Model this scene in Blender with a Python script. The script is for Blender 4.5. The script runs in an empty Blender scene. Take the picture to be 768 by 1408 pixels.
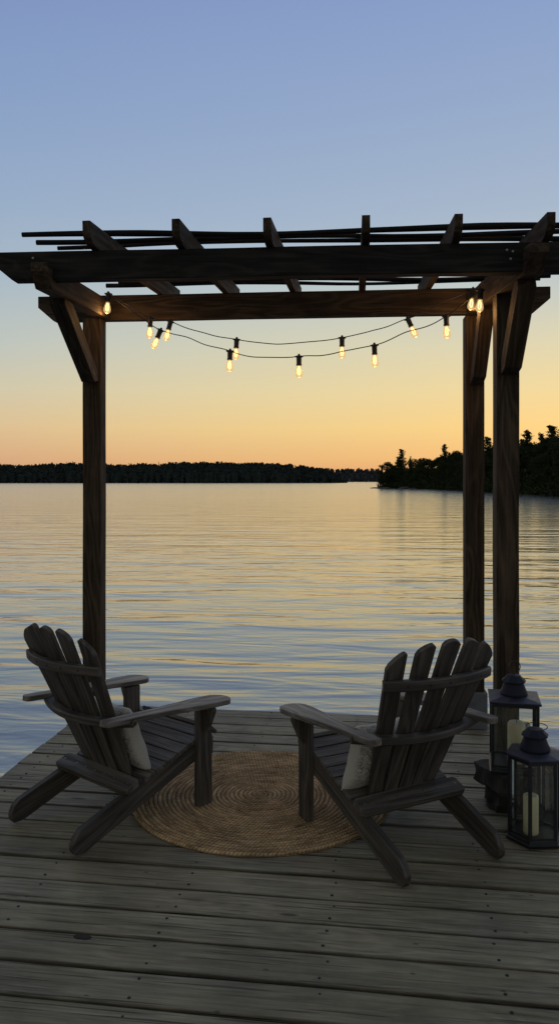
import bpy, bmesh, math, random
from mathutils import Vector, Matrix, noise
random.seed(7)
R = math.radians
PI = math.pi
scene = bpy.context.scene
COL = scene.collection
CAM_H = 1.65
FPX = 1080.0
HZ = 661.0

def at(px, py, d):
    """surveyed point: horizontal / vertical reading at a known distance d in front of the tripod"""
    return Vector(((px-384.0)/FPX*d, d, CAM_H+(HZ-py)*d/FPX))

# ------------------------------------------------------------------ materials
def new_mat(name):
    m = bpy.data.materials.new(name); m.use_nodes = True
    nt = m.node_tree
    for n in list(nt.nodes): nt.nodes.remove(n)
    out = nt.nodes.new('ShaderNodeOutputMaterial')
    return m, nt, out
def N(nt, typ, **kw):
    n = nt.nodes.new(typ)
    for k, v in kw.items():
        if k.startswith('i_'):
            n.inputs[k[2:].replace('_', ' ')].default_value = v
        else: setattr(n, k, v)
    return n
def L(nt, a, b): nt.links.new(a, b)
def math_n(nt, op, a, b=None, clamp=False):
    n = nt.nodes.new('ShaderNodeMath'); n.operation = op; n.use_clamp = clamp
    for i, v in enumerate((a, b)):
        if v is None: continue
        if isinstance(v, (int, float)): n.inputs[i].default_value = v
        else: nt.links.new(v, n.inputs[i])
    return n.outputs[0]
def maprange(nt, v, a, b, c, d):
    n = nt.nodes.new('ShaderNodeMapRange'); n.clamp = True
    nt.links.new(v, n.inputs[0])
    for i, x in enumerate((a, b, c, d)): n.inputs[i+1].default_value = x
    return n.outputs[0]
def mixc(nt, fac, a, b, mode='MIX'):
    n = nt.nodes.new('ShaderNodeMix'); n.data_type = 'RGBA'; n.blend_type = mode
    for s, v in ((n.inputs[0], fac), (n.inputs[6], a), (n.inputs[7], b)):
        if isinstance(v, (int, float)): s.default_value = v
        elif isinstance(v, tuple): s.default_value = (*v, 1) if len(v) == 3 else v
        else: nt.links.new(v, s)
    return n.outputs[2]
def mapping(nt, vec, scale, loc=(0, 0, 0)):
    n = nt.nodes.new('ShaderNodeMapping'); nt.links.new(vec, n.inputs[0])
    n.inputs['Scale'].default_value = scale; n.inputs['Location'].default_value = loc
    return n.outputs[0]
def noise_n(nt, vec, scale, detail=4, rough=.55, dist=0):
    n = nt.nodes.new('ShaderNodeTexNoise'); nt.links.new(vec, n.inputs['Vector'])
    n.inputs['Scale'].default_value = scale; n.inputs['Detail'].default_value = detail
    n.inputs['Roughness'].default_value = rough; n.inputs['Distortion'].default_value = dist
    return n.outputs[0]

def wood(name, dark, light, rough=.75, bump=.6, spread=.35, knots=True, stain=.5, spec=.35, tint2=None):
    m, nt, out = new_mat(name)
    at_ = N(nt, 'ShaderNodeAttribute', attribute_name='wco')
    v = at_.outputs['Vector']
    geo = N(nt, 'ShaderNodeNewGeometry'); rnd = geo.outputs['Random Per Island']
    # knots bend the grain
    vk = nt.nodes.new('ShaderNodeTexVoronoi'); vk.feature = 'F1'
    L(nt, mapping(nt, v, (1.7, 6.0, 6.0)), vk.inputs['Vector']); vk.inputs['Scale'].default_value = 1.0
    kd = vk.outputs['Distance']
    low = noise_n(nt, mapping(nt, v, (.75, 6.5, 6.5)), 1.0, 2, .5, .4)
    bend = maprange(nt, kd, 0.0, .42, .22, 0.0)
    ringv = math_n(nt, 'ADD', low, bend if knots else 0.0)
    rings = math_n(nt, 'SINE', math_n(nt, 'MULTIPLY', ringv, 62.0))
    rings = maprange(nt, rings, -1, 1, 0, 1)
    rings = math_n(nt, 'POWER', rings, 1.8)
    grain = noise_n(nt, mapping(nt, v, (2.0, 38, 38)), 1.0, 6, .65, .3)
    fine = noise_n(nt, mapping(nt, v, (9.0, 230, 230)), 1.0, 3, .6, 0)
    f = math_n(nt, 'ADD', math_n(nt, 'MULTIPLY', grain, .62), math_n(nt, 'MULTIPLY', rings, .10 if name == 'deck_wood' else .22))
    if name == 'deck_wood':
        g2 = noise_n(nt, mapping(nt, v, (3.5, 85, 85)), 1.0, 4, .65, .2)
        f = math_n(nt, 'ADD', math_n(nt, 'MULTIPLY', f, .72), math_n(nt, 'MULTIPLY', g2, .32))
    f = math_n(nt, 'ADD', f, math_n(nt, 'MULTIPLY', fine, .30))
    f = maprange(nt, f, .40, .78, 0, 1)
    c = mixc(nt, f, dark, light)
    if tint2:
        big = noise_n(nt, mapping(nt, v, (.9, 3, 3)), 1.0, 3, .6, .5)
        c = mixc(nt, maprange(nt, big, .42, .66, 0, .75), c, mixc(nt, f, tuple(x*.55 for x in tint2), tint2))
    tc = N(nt, 'ShaderNodeTexCoord')
    st = noise_n(nt, mapping(nt, tc.outputs['Object'], (1.3, 1.3, 1.3)), 1.6, 5, .62, .2)
    stf = maprange(nt, st, .36, .66, 1.0-stain, 1.12)
    c = mixc(nt, 1.0, c, nt_val_col(nt, stf), 'MULTIPLY')
    isl = maprange(nt, rnd, 0, 1, 1-spread, 1+spread*.7)
    c = mixc(nt, 1.0, c, nt_val_col(nt, isl), 'MULTIPLY')
    if knots:
        kn = maprange(nt, kd, .05, .085, .85, 0.0)
        c = mixc(nt, kn, c, tuple(x*.28 for x in dark))
    # cracks
    ck = noise_n(nt, mapping(nt, v, (1.6, 75, 75)), 1.0, 2, .5, .2)
    ckf = maprange(nt, ck, .33, .39, .75, 0.0) if name == 'deck_wood' else maprange(nt, ck, .27, .33, .8, 0.0)
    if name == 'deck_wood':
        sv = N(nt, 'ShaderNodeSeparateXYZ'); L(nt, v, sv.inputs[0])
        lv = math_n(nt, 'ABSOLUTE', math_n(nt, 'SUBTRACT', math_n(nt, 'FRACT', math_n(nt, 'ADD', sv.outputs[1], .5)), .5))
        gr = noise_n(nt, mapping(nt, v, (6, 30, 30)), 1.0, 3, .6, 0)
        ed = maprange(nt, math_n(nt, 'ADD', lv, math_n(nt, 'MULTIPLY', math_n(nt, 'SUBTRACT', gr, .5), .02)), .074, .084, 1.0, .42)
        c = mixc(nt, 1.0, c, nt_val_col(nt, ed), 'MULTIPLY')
        sp_ = N(nt, 'ShaderNodeTexVoronoi'); L(nt, mapping(nt, v, (5, 9, 9)), sp_.inputs['Vector']); sp_.inputs['Scale'].default_value = 1.0
        c = mixc(nt, maprange(nt, sp_.outputs['Distance'], .03, .07, .75, 0), c, tuple(x*.3 for x in dark))
    c = mixc(nt, ckf, c, tuple(x*.3 for x in dark))
    h = math_n(nt, 'ADD', math_n(nt, 'MULTIPLY', grain, .5), math_n(nt, 'MULTIPLY', fine, .35))
    h = math_n(nt, 'ADD', h, math_n(nt, 'MULTIPLY', rings, .12))
    h = math_n(nt, 'SUBTRACT', h, math_n(nt, 'MULTIPLY', ckf, .9))
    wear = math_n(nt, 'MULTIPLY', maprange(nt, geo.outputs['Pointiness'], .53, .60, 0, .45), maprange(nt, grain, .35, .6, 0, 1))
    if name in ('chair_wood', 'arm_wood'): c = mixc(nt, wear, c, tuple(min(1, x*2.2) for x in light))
    b = N(nt, 'ShaderNodeBump'); b.inputs['Strength'].default_value = bump; b.inputs['Distance'].default_value = .003
    L(nt, h, b.inputs['Height'])
    p = N(nt, 'ShaderNodeBsdfPrincipled')
    L(nt, c, p.inputs['Base Color']); L(nt, b.outputs[0], p.inputs['Normal'])
    rr = maprange(nt, grain, .3, .7, rough+.12, rough-.12); L(nt, rr, p.inputs['Roughness'])
    p.inputs['Specular IOR Level'].default_value = spec
    L(nt, p.outputs[0], out.inputs[0])
    return m
def nt_val_col(nt, v):
    n = nt.nodes.new('ShaderNodeCombineColor')
    for i in range(3): nt.links.new(v, n.inputs[i])
    return n.outputs[0]

def simple(name, col, rough=.5, metal=0, var=.25, scale=8, bump=.15, bscale=60, spec=.5):
    m, nt, out = new_mat(name)
    tc = N(nt, 'ShaderNodeTexCoord')
    n1 = noise_n(nt, tc.outputs['Object'], scale, 5, .6, .2)
    c = mixc(nt, maprange(nt, n1, .3, .7, 0, 1), tuple(x*(1-var) for x in col), tuple(min(1, x*(1+var)) for x in col))
    n2 = noise_n(nt, tc.outputs['Object'], bscale, 4, .6, 0)
    b = N(nt, 'ShaderNodeBump'); b.inputs['Strength'].default_value = bump; b.inputs['Distance'].default_value = .004
    L(nt, n2, b.inputs['Height'])
    p = N(nt, 'ShaderNodeBsdfPrincipled'); L(nt, c, p.inputs['Base Color']); L(nt, b.outputs[0], p.inputs['Normal'])
    L(nt, maprange(nt, n1, .3, .7, rough*.8, min(1, rough*1.2)), p.inputs['Roughness'])
    p.inputs['Metallic'].default_value = metal; p.inputs['Specular IOR Level'].default_value = spec
    L(nt, p.outputs[0], out.inputs[0])
    return m

M = {}
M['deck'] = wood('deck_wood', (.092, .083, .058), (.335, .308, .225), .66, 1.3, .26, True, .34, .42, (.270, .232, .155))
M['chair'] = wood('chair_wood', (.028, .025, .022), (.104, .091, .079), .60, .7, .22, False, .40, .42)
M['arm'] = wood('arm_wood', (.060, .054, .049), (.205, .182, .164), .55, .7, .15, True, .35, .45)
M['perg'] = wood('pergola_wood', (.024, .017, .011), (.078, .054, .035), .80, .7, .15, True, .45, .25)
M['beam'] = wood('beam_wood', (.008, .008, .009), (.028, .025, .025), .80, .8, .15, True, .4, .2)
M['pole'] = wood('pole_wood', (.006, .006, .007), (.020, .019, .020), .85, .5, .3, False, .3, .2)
M['rot'] = simple('charred_block', (.020, .018, .018), .75, 0, .5, 9, .9, 26)
M['sleeve'] = simple('post_sleeve_concrete', (.10, .115, .14), .8, 0, .3, 9, .5, 50)
M['metal'] = simple('lantern_metal', (.014, .016, .022), .45, .2, .35, 14, .2, 90)
M['roofm'] = simple('lantern_roof_metal', (.022, .024, .046), .48, .15, .3, 14, .2, 90)
M['capm'] = simple('lantern_cap_metal', (.007, .009, .022), .6, .0, .3, 14, .2, 90, .25)
M['bolt'] = simple('bolt_steel', (.22, .22, .22), .45, .8, .3, 30, .2, 90)
M['nail'] = simple('nail_iron', (.014, .011, .009), .7, .2, .3, 30, .2, 90)
M['black'] = simple('black_rubber', (.010, .010, .011), .5, 0, .2, 30, .1, 90)
M['wick'] = simple('wick', (.02, .015, .01), .9)
M['bark'] = simple('bark', (.030, .024, .018), .9, 0, .4, 3, .8, 12)
M['rock'] = simple('shore_rock', (.045, .043, .040), .85, 0, .4, .8, .8, 3)
M['soil'] = simple('shore_soil', (.022, .022, .014), .95, 0, .4, .2, .8, 1)

# candle wax
m, nt, out = new_mat('ivory_wax')
p = N(nt, 'ShaderNodeBsdfPrincipled'); p.inputs['Base Color'].default_value = (.86, .82, .58, 1)
p.inputs['Roughness'].default_value = .45; p.inputs['Subsurface Weight'].default_value = .5
p.inputs['Subsurface Radius'].default_value = (.03, .02, .01); p.inputs['Subsurface Scale'].default_value = .6
L(nt, p.outputs[0], out.inputs[0]); M['wax'] = m
# thin glass pane
m, nt, out = new_mat('lantern_glass')
tr = N(nt, 'ShaderNodeBsdfTransparent'); tr.inputs[0].default_value = (.94, .96, .95, 1)
gl = N(nt, 'ShaderNodeBsdfGlossy'); gl.inputs['Roughness'].default_value = .03; gl.inputs[0].default_value = (.9, .95, .95, 1)
fr = N(nt, 'ShaderNodeFresnel'); fr.inputs[0].default_value = 1.5
tc = N(nt, 'ShaderNodeTexCoord')
dirt = noise_n(nt, tc.outputs['Object'], 14, 5, .65, .4)
df = N(nt, 'ShaderNodeBsdfDiffuse'); df.inputs[0].default_value = (.25, .26, .25, 1)
mx = N(nt, 'ShaderNodeMixShader'); L(nt, math_n(nt, 'MULTIPLY', fr.outputs[0], 1.5, True), mx.inputs[0]); L(nt, tr.outputs[0], mx.inputs[1]); L(nt, gl.outputs[0], mx.inputs[2])
mx2 = N(nt, 'ShaderNodeMixShader'); L(nt, maprange(nt, dirt, .4, .7, .01, .12), mx2.inputs[0]); L(nt, mx.outputs[0], mx2.inputs[1]); L(nt, df.outputs[0], mx2.inputs[2])
L(nt, mx2.outputs[0], out.inputs[0]); M['glass'] = m
# bulb glass: clear tinted envelope, glowing softly, with a hot filament inside
m, nt, out = new_mat('bulb_glass')
tr = N(nt, 'ShaderNodeBsdfTransparent'); tr.inputs[0].default_value = (1, .90, .66, 1)
em = N(nt, 'ShaderNodeEmission'); em.inputs[0].default_value = (1, .66, .32, 1); em.inputs[1].default_value = .95
lw = N(nt, 'ShaderNodeLayerWeight'); lw.inputs[0].default_value = .45
gl = N(nt, 'ShaderNodeBsdfGlossy'); gl.inputs['Roughness'].default_value = .08
mx = N(nt, 'ShaderNodeMixShader'); L(nt, maprange(nt, lw.outputs['Facing'], 0, 1, .62, .18), mx.inputs[0]); L(nt, tr.outputs[0], mx.inputs[1]); L(nt, em.outputs[0], mx.inputs[2])
mx2 = N(nt, 'ShaderNodeMixShader'); mx2.inputs[0].default_value = .06; L(nt, mx.outputs[0], mx2.inputs[1]); L(nt, gl.outputs[0], mx2.inputs[2])
L(nt, mx2.outputs[0], out.inputs[0]); M['bulb'] = m
m, nt, out = new_mat('filament')
em = N(nt, 'ShaderNodeEmission'); em.inputs[0].default_value = (1, .60, .20, 1); em.inputs[1].default_value = 14
L(nt, em.outputs[0], out.inputs[0]); M['fil'] = m

# foliage
def foliage(name, a, b):
    m, nt, out = new_mat(name)
    geo = N(nt, 'ShaderNodeNewGeometry')
    tc = N(nt, 'ShaderNodeTexCoord')
    n1 = noise_n(nt, tc.outputs['Object'], .7, 3, .6, 0)
    f = math_n(nt, 'ADD', math_n(nt, 'MULTIPLY', geo.outputs['Random Per Island'], .5), math_n(nt, 'MULTIPLY', maprange(nt, n1, .35, .65, 0, 1), .5))
    c = mixc(nt, f, a, b)
    d = N(nt, 'ShaderNodeBsdfDiffuse'); L(nt, c, d.inputs[0])
    t = N(nt, 'ShaderNodeBsdfTranslucent'); L(nt, c, t.inputs[0])
    mx = N(nt, 'ShaderNodeMixShader'); mx.inputs[0].default_value = .15
    L(nt, d.outputs[0], mx.inputs[1]); L(nt, t.outputs[0], mx.inputs[2]); L(nt, mx.outputs[0], out.inputs[0])
    return m
M['leaf'] = foliage('leaf_green', (.018, .026, .014), (.044, .056, .026))
M['needle'] = foliage('needle_green', (.016, .026, .016), (.040, .056, .028))
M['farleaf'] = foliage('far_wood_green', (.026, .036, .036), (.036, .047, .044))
M['farleaf2'] = foliage('hazy_wood_green', (.052, .058, .070), (.064, .070, .082))  # distance haze painted in: leaf colour lifted and blued for the farther ridge

# rug
m, nt, out = new_mat('jute')
a1 = N(nt, 'ShaderNodeAttribute', attribute_name='rug')   # x: ring phase 0..1, y: arc length (m), z: ring number
sx = N(nt, 'ShaderNodeSeparateXYZ'); L(nt, a1.outputs['Vector'], sx.inputs[0])
X_, Y_, _z = sx.outputs; RPm = .665/29
rad_n = math_n(nt, 'SQRT', math_n(nt, 'ADD', math_n(nt, 'MULTIPLY', X_, X_), math_n(nt, 'MULTIPLY', Y_, Y_)))
th_n = math_n(nt, 'ARCTAN2', Y_, X_)
spn = math_n(nt, 'ADD', math_n(nt, 'DIVIDE', rad_n, RPm), math_n(nt, 'FRACT', math_n(nt, 'DIVIDE', th_n, 2*PI)))
rg = math_n(nt, 'FLOOR', spn); ph = math_n(nt, 'FRACT', spn)
arc = math_n(nt, 'MULTIPLY', math_n(nt, 'MULTIPLY', math_n(nt, 'ADD', rg, .5), RPm), th_n)
side = math_n(nt, 'ABSOLUTE', math_n(nt, 'SUBTRACT', ph, .5))
chev = math_n(nt, 'SINE', math_n(nt, 'ADD', math_n(nt, 'MULTIPLY', arc, 2*PI/.019), math_n(nt, 'MULTIPLY', side, 7.0)))
chev = maprange(nt, chev, -1, 1, 0, 1)
cmb = N(nt, 'ShaderNodeCombineXYZ'); L(nt, arc, cmb.inputs[0]); L(nt, rg, cmb.inputs[1]); L(nt, ph, cmb.inputs[2])
n1 = noise_n(nt, mapping(nt, cmb.outputs[0], (9, 3.7, .8)), 1.0, 4, .65, 0)
n2 = noise_n(nt, mapping(nt, cmb.outputs[0], (70, 5.3, 6)), 1.0, 4, .7, 0)
tc = N(nt, 'ShaderNodeTexCoord'); n3 = noise_n(nt, tc.outputs['Object'], 5, 4, .6, .3)
f = math_n(nt, 'ADD', math_n(nt, 'MULTIPLY', n1, .55), math_n(nt, 'MULTIPLY', n2, .5))
c = mixc(nt, maprange(nt, f, .38, .68, 0, 1), (.16, .098, .050), (.70, .50, .29))
edge = maprange(nt, side, .30, .5, 1.0, .30)
c = mixc(nt, 1.0, c, nt_val_col(nt, edge), 'MULTIPLY')
c = mixc(nt, 1.0, c, nt_val_col(nt, maprange(nt, chev, 0, .6, .62, 1.0)), 'MULTIPLY')
c = mixc(nt, 1.0, c, nt_val_col(nt, maprange(nt, n3, .35, .65, .72, 1.15)), 'MULTIPLY')
b = N(nt, 'ShaderNodeBump'); b.inputs['Strength'].default_value = .9; b.inputs['Distance'].default_value = .005
L(nt, math_n(nt, 'ADD', math_n(nt, 'MULTIPLY', chev, .6), math_n(nt, 'MULTIPLY', n2, .6)), b.inputs['Height'])
p = N(nt, 'ShaderNodeBsdfPrincipled'); L(nt, c, p.inputs['Base Color']); p.inputs['Roughness'].default_value = .9
p.inputs['Specular IOR Level'].default_value = .15; L(nt, b.outputs[0], p.inputs['Normal'])
L(nt, p.outputs[0], out.inputs[0]); M['jute'] = m

# pillow cloth
m, nt, out = new_mat('pillow_cloth')
tc = N(nt, 'ShaderNodeTexCoord'); o = tc.outputs['Object']
w = noise_n(nt, o, 260, 2, .6, 0)
sp = N(nt, 'ShaderNodeSeparateXYZ'); L(nt, o, sp.inputs[0])
wig = noise_n(nt, o, 22, 3, .6, 1.0)
band = math_n(nt, 'ABSOLUTE', math_n(nt, 'SUBTRACT', math_n(nt, 'ABSOLUTE', math_n(nt, 'ADD', sp.outputs[0], math_n(nt, 'MULTIPLY', math_n(nt, 'SUBTRACT', wig, .5), .05))), .115))
ln = maprange(nt, band, .006, .016, 1, 0)
sq = noise_n(nt, mapping(nt, o, (60, 60, 45)), 1.0, 3, .7, 1.2)
ln = math_n(nt, 'MULTIPLY', maprange(nt, math_n(nt, 'ABSOLUTE', math_n(nt, 'SUBTRACT', sq, .5)), .02, .05, 1, 0), maprange(nt, band, .045, .065, 1, 0))
c = mixc(nt, w, (.34, .335, .31), (.50, .49, .46))
c = mixc(nt, math_n(nt, 'MULTIPLY', ln, .85), c, (.05, .05, .055))
b = N(nt, 'ShaderNodeBump'); b.inputs['Strength'].default_value = .5; b.inputs['Distance'].default_value = .003
L(nt, math_n(nt, 'ADD', w, noise_n(nt, o, 14, 3, .6, .5)), b.inputs['Height'])
p = N(nt, 'ShaderNodeBsdfPrincipled'); L(nt, c, p.inputs['Base Color']); p.inputs['Roughness'].default_value = .95
p.inputs['Specular IOR Level'].default_value = .1; p.inputs['Sheen Weight'].default_value = .2; L(nt, b.outputs[0], p.inputs['Normal'])
L(nt, p.outputs[0], out.inputs[0]); M['cloth'] = m

# water
m, nt, out = new_mat('lake_water')
geo = N(nt, 'ShaderNodeNewGeometry'); P_ = geo.outputs['Position']
rotn = N(nt, 'ShaderNodeMapping'); rotn.inputs['Rotation'].default_value = (0, 0, R(5)); L(nt, P_, rotn.inputs[0]); Q = rotn.outputs[0]
big = noise_n(nt, mapping(nt, Q, (.16, .55, 1)), 1.0, 2, .5, .6)
mid = noise_n(nt, mapping(nt, Q, (.42, 1.55, 1), (3, 9, 0)), 1.0, 2, .5, .8)
sml = noise_n(nt, mapping(nt, Q, (2.0, 6.0, 1), (13, 2, 0)), 1.0, 2, .5, .6)
patch = noise_n(nt, mapping(nt, Q, (.018, .05, 1), (1, 5, 0)), 1.0, 3, .55, .3)
amp = maprange(nt, patch, .38, .64, .55, 1.25)
h = math_n(nt, 'ADD', math_n(nt, 'MULTIPLY', big, .092), math_n(nt, 'MULTIPLY', mid, .036))
h = math_n(nt, 'ADD', h, math_n(nt, 'MULTIPLY', math_n(nt, 'MULTIPLY', sml, .0075), amp))
b = N(nt, 'ShaderNodeBump'); b.inputs['Strength'].default_value = 1.0; b.inputs['Distance'].default_value = 1.0
spq = N(nt, 'ShaderNodeSeparateXYZ'); L(nt, P_, spq.inputs[0])
calm = maprange(nt, math_n(nt, 'LOGARITHM', math_n(nt, 'MAXIMUM', spq.outputs[1], 1.0), 10.0), .9, 2.1, 1.0, .70)
logd = math_n(nt, 'LOGARITHM', math_n(nt, 'MAXIMUM', spq.outputs[1], 1.0), 10.0)
rough_w = maprange(nt, logd, 1.0, 2.5, .10, .18)
L(nt, math_n(nt, 'MULTIPLY', h, calm), b.inputs['Height'])
p = N(nt, 'ShaderNodeBsdfPrincipled'); p.inputs['Base Color'].default_value = (.060, .064, .066, 1)
p.inputs['Roughness'].default_value = .06; p.inputs['IOR'].default_value = 1.5
p.inputs['Specular IOR Level'].default_value = .7
L(nt, b.outputs[0], p.inputs['Normal'])
gg = N(nt, 'ShaderNodeBsdfGlossy'); gg.inputs[0].default_value = (.93, .90, .84, 1); L(nt, rough_w, gg.inputs['Roughness']); L(nt, rough_w, p.inputs['Roughness'])
L(nt, b.outputs[0], gg.inputs['Normal']); mx = N(nt, 'ShaderNodeMixShader'); L(nt, maprange(nt, logd, .9, 2.0, .20, .66), mx.inputs[0])
L(nt, p.outputs[0], mx.inputs[1]); L(nt, gg.outputs[0], mx.inputs[2]); L(nt, mx.outputs[0], out.inputs[0]); M['water'] = m

# ------------------------------------------------------------------ mesh helpers
class MB:
    def __init__(s): s.v = []; s.f = []; s.w = []; s.sm = []; s.mi = []
    def add(s, vs, fs, w=None, smooth=False, mi=0):
        o = len(s.v); s.v += [tuple(x) for x in vs]
        s.w += [tuple(x) for x in (w if w is not None else vs)]
        s.f += [tuple(i+o for i in f) for f in fs]
        s.sm += [smooth]*len(fs); s.mi += [mi]*len(fs)
    def build(s, name, mats, parent=None, attr='wco'):
        me = bpy.data.meshes.new(name); me.from_pydata(s.v, [], s.f)
        a = me.attributes.new(attr, 'FLOAT_VECTOR', 'POINT')
        a.data.foreach_set('vector', [c for w in s.w for c in w])
        me.polygons.foreach_set('use_smooth', s.sm)
        if not isinstance(mats, (list, tuple)): mats = [mats]
        for mm in mats: me.materials.append(mm)
        me.polygons.foreach_set('material_index', s.mi)
        me.update()
        ob = bpy.data.objects.new(name, me); COL.objects.link(ob)
        if parent: ob.parent = parent
        return ob
def frame(o, ex, ey):
    ex = Vector(ex).normalized(); ey = Vector(ey); ey = (ey-ex*ey.dot(ex)).normalized(); ez = ex.cross(ey)
    m_ = Matrix((ex, ey, ez)).transposed().to_4x4(); m_.translation = Vector(o); return m_
def plank(mb, outline, t, mat, bev=.003, mi=0, warp=0, seed=None):
    """outline in (u, v); thickness t along w, centred; grain along u"""
    bm = bmesh.new()
    vs = [bm.verts.new((u, v, -t/2)) for u, v in outline]
    f = bm.faces.new(vs)
    r = bmesh.ops.extrude_face_region(bm, geom=[f])
    bmesh.ops.translate(bm, verts=[e for e in r['geom'] if isinstance(e, bmesh.types.BMVert)], vec=(0, 0, t))
    bmesh.ops.recalc_face_normals(bm, faces=bm.faces)
    if bev: 
        es = [e for e in bm.edges if e.calc_face_angle(0) > .35]
        bmesh.ops.bevel(bm, geom=es, offset=bev, segments=2, profile=.6, affect='EDGES', clamp_overlap=True)
    off = Vector((random.uniform(0, 60), random.randint(1, 60), random.uniform(0, 60)))
    vv = []; ww = []
    for v in bm.verts:
        c = v.co.copy(); ww.append(c+off)
        if warp:
            nv = noise.noise_vector(Vector((c.x*1.4, c.y*2, 0))+off)
            c = c+Vector((0, nv.y*warp, nv.z*warp))
        vv.append(mat @ c)
    bm.verts.index_update()
    mb.add(vv, [[x.index for x in f.verts] for f in bm.faces], ww, False, mi)
    bm.free()
def rect(u0, u1, v0, v1, n=1):
    if n <= 1: return [(u0, v0), (u1, v0), (u1, v1), (u0, v1)]
    a = [(u0+(u1-u0)*i/n, v0) for i in range(n+1)]
    return a+[(u, v1) for u, _ in reversed(a)]
def sweep(mb, pts, prof, up=(0, 0, 1), smooth=False, mi=0, caps=True, closed=False, scale=None):
    """sweep a closed profile [(a, b)] along pts; a = sideways, b = up"""
    pts = [Vector(p) for p in pts]; n = len(pts); k = len(prof); off = Vector((random.uniform(0, 60), random.uniform(0, 60), random.uniform(0, 60)))
    vs = []; ws = []; L_ = 0
    up = Vector(up)
    for i, p in enumerate(pts):
        if closed: t = pts[(i+1) % n]-pts[i-1]
        else: t = pts[min(i+1, n-1)]-pts[max(i-1, 0)]
        t.normalize(); sd = t.cross(up)
        if sd.length < 1e-4: sd = t.cross(Vector((1, 0, 0)))
        sd.normalize(); u2 = sd.cross(t)
        if i: L_ += (pts[i]-pts[i-1]).length
        s_ = scale(i/(n-1)) if scale else 1
        for a, b in prof:
            vs.append(p+sd*a*s_+u2*b*s_); ws.append(Vector((L_, a, b))+off)
    fs = []
    m_ = n if closed else n-1
    for i in range(m_):
        j = (i+1) % n
        for q in range(k):
            fs.append((i*k+q, i*k+(q+1) % k, j*k+(q+1) % k, j*k+q))
    if caps and not closed:
        fs.append(tuple(reversed(range(k)))); fs.append(tuple((n-1)*k+q for q in range(k)))
    mb.add(vs, fs, ws, smooth, mi)
def circ(r, n=8): return [(r*math.cos(2*PI*i/n), r*math.sin(2*PI*i/n)) for i in range(n)]
def rprof(w, h, c=.004):
    a, b = w/2, h/2
    return [(-a+c, -b), (a-c, -b), (a, -b+c), (a, b-c), (a-c, b), (-a+c, b), (-a, b-c), (-a, -b+c)]
def lathe(mb, prof, cx, cy, n=24, smooth=True, mi=0, rot=0, mat=None):
    vs = []; 
    for r, z in prof:
        for i in range(n):
            a = 2*PI*i/n+rot; v = Vector((cx+r*math.cos(a), cy+r*math.sin(a), z)); vs.append(mat @ v if mat else v)
    fs = []
    for j in range(len(prof)-1):
        for i in range(n):
            fs.append((j*n+i, j*n+(i+1) % n, (j+1)*n+(i+1) % n, (j+1)*n+i))
    fs.append(tuple(reversed(range(n)))); fs.append(tuple((len(prof)-1)*n+i for i in range(n)))
    mb.add(vs, fs, None, smooth, mi)
def empty(name, loc=(0, 0, 0), rz=0):
    o = bpy.data.objects.new(name, None); COL.objects.link(o); o.location = loc; o.rotation_euler = (0, 0, rz); o.empty_display_size = .2
    return o
def tag(o, label=None, cat=None, group=None, kind=None):
    if label: o['label'] = label
    if cat: o['category'] = cat
    if group: o['group'] = group
    if kind: o['kind'] = kind
    return o

# ------------------------------------------------------------------ water
WZ = -.55
mb = MB(); S = 6000
mb.add([(-S, -S, WZ), (S, -S, WZ), (S, S, WZ), (-S, S, WZ)], [(0, 1, 2, 3)])
tag(mb.build('lake_water', M['water']), 'calm rippled lake reflecting the sunset sky', None, None, 'structure')
mb = MB(); mb.add([(-S, -S, WZ-6), (S, -S, WZ-6), (S, S, WZ-6), (-S, S, WZ-6)], [(0, 1, 2, 3)])
tag(mb.build('lake_bed', M['soil']), None, None, None, 'structure')

# ------------------------------------------------------------------ dock
EB = Vector((.9905, -.1379, 0)); ED = Vector((.1379, .9905, 0))
def D(b, d, z=0): return EB*b+ED*d+Vector((0, 0, z))
B0, B1, DBACK = -2.15, .945, 5.585
mb = MB(); pitch = .178
joists = [-2.02, -1.42, -.82, -.22, .38, .84]
k = 0; d = DBACK
while d > -3.2:
    w = pitch-random.uniform(.011, .017)
    cuts = [B0+random.uniform(-.012, .012), B1+random.uniform(-.012, .012)]
    if (d < 1.9 and k % 3 == 1): cuts.insert(1, -.42 if k == 16 else random.choice(joists[1:-1]))
    for a, b in zip(cuts[:-1], cuts[1:]):
        dz = random.uniform(-.005, .002); tilt = random.uniform(-.018, .018)
        fm = frame(D(a+.0015, d-pitch/2, -.019+dz), EB, ED+Vector((0, 0, tilt)))
        plank(mb, rect(0, b-a-.003, -w/2, w/2, max(2, int((b-a)/.22))), .038, fm, .0045, 0, .0035)
        js = [j for j in joists if a-.03 < j < b+.03]
        for j in js:
            for s in (-1, 1):
                jj = min(max(j, a+.035), b-.035)+random.uniform(-.012, .012)
                c = D(jj, d-pitch/2+s*.048+random.uniform(-.006, .006), dz+.0016)
                r_ = random.uniform(.0045, .0065)
                ps = [c+Vector((r_*math.cos(q), r_*math.sin(q), 0)) for q in [i*PI/4 for i in range(8)]]
                mb.add([p_-Vector((0, 0, .006)) for p_ in ps]+ps, [tuple(range(8, 16))]+[(i, (i+1) % 8, (i+1) % 8+8, i+8) for i in range(8)], None, False, 1)
    d -= pitch; k += 1
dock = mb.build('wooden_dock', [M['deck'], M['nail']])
tag(dock, 'weathered grey plank dock over the lake', None, None, 'structure')
mb = MB()
for j in joists:
    plank(mb, rect(0, DBACK+3.2, -.07, .07), .04, frame(D(j, -3.2, -.115), ED, (0, 0, 1)), .003)
for s, b in ((0, B0+.02), (1, B1-.02)):
    plank(mb, rect(0, DBACK+3.2, -.09, .09), .038, frame(D(b, -3.2, -.135), ED, (0, 0, 1)), .003)
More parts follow.
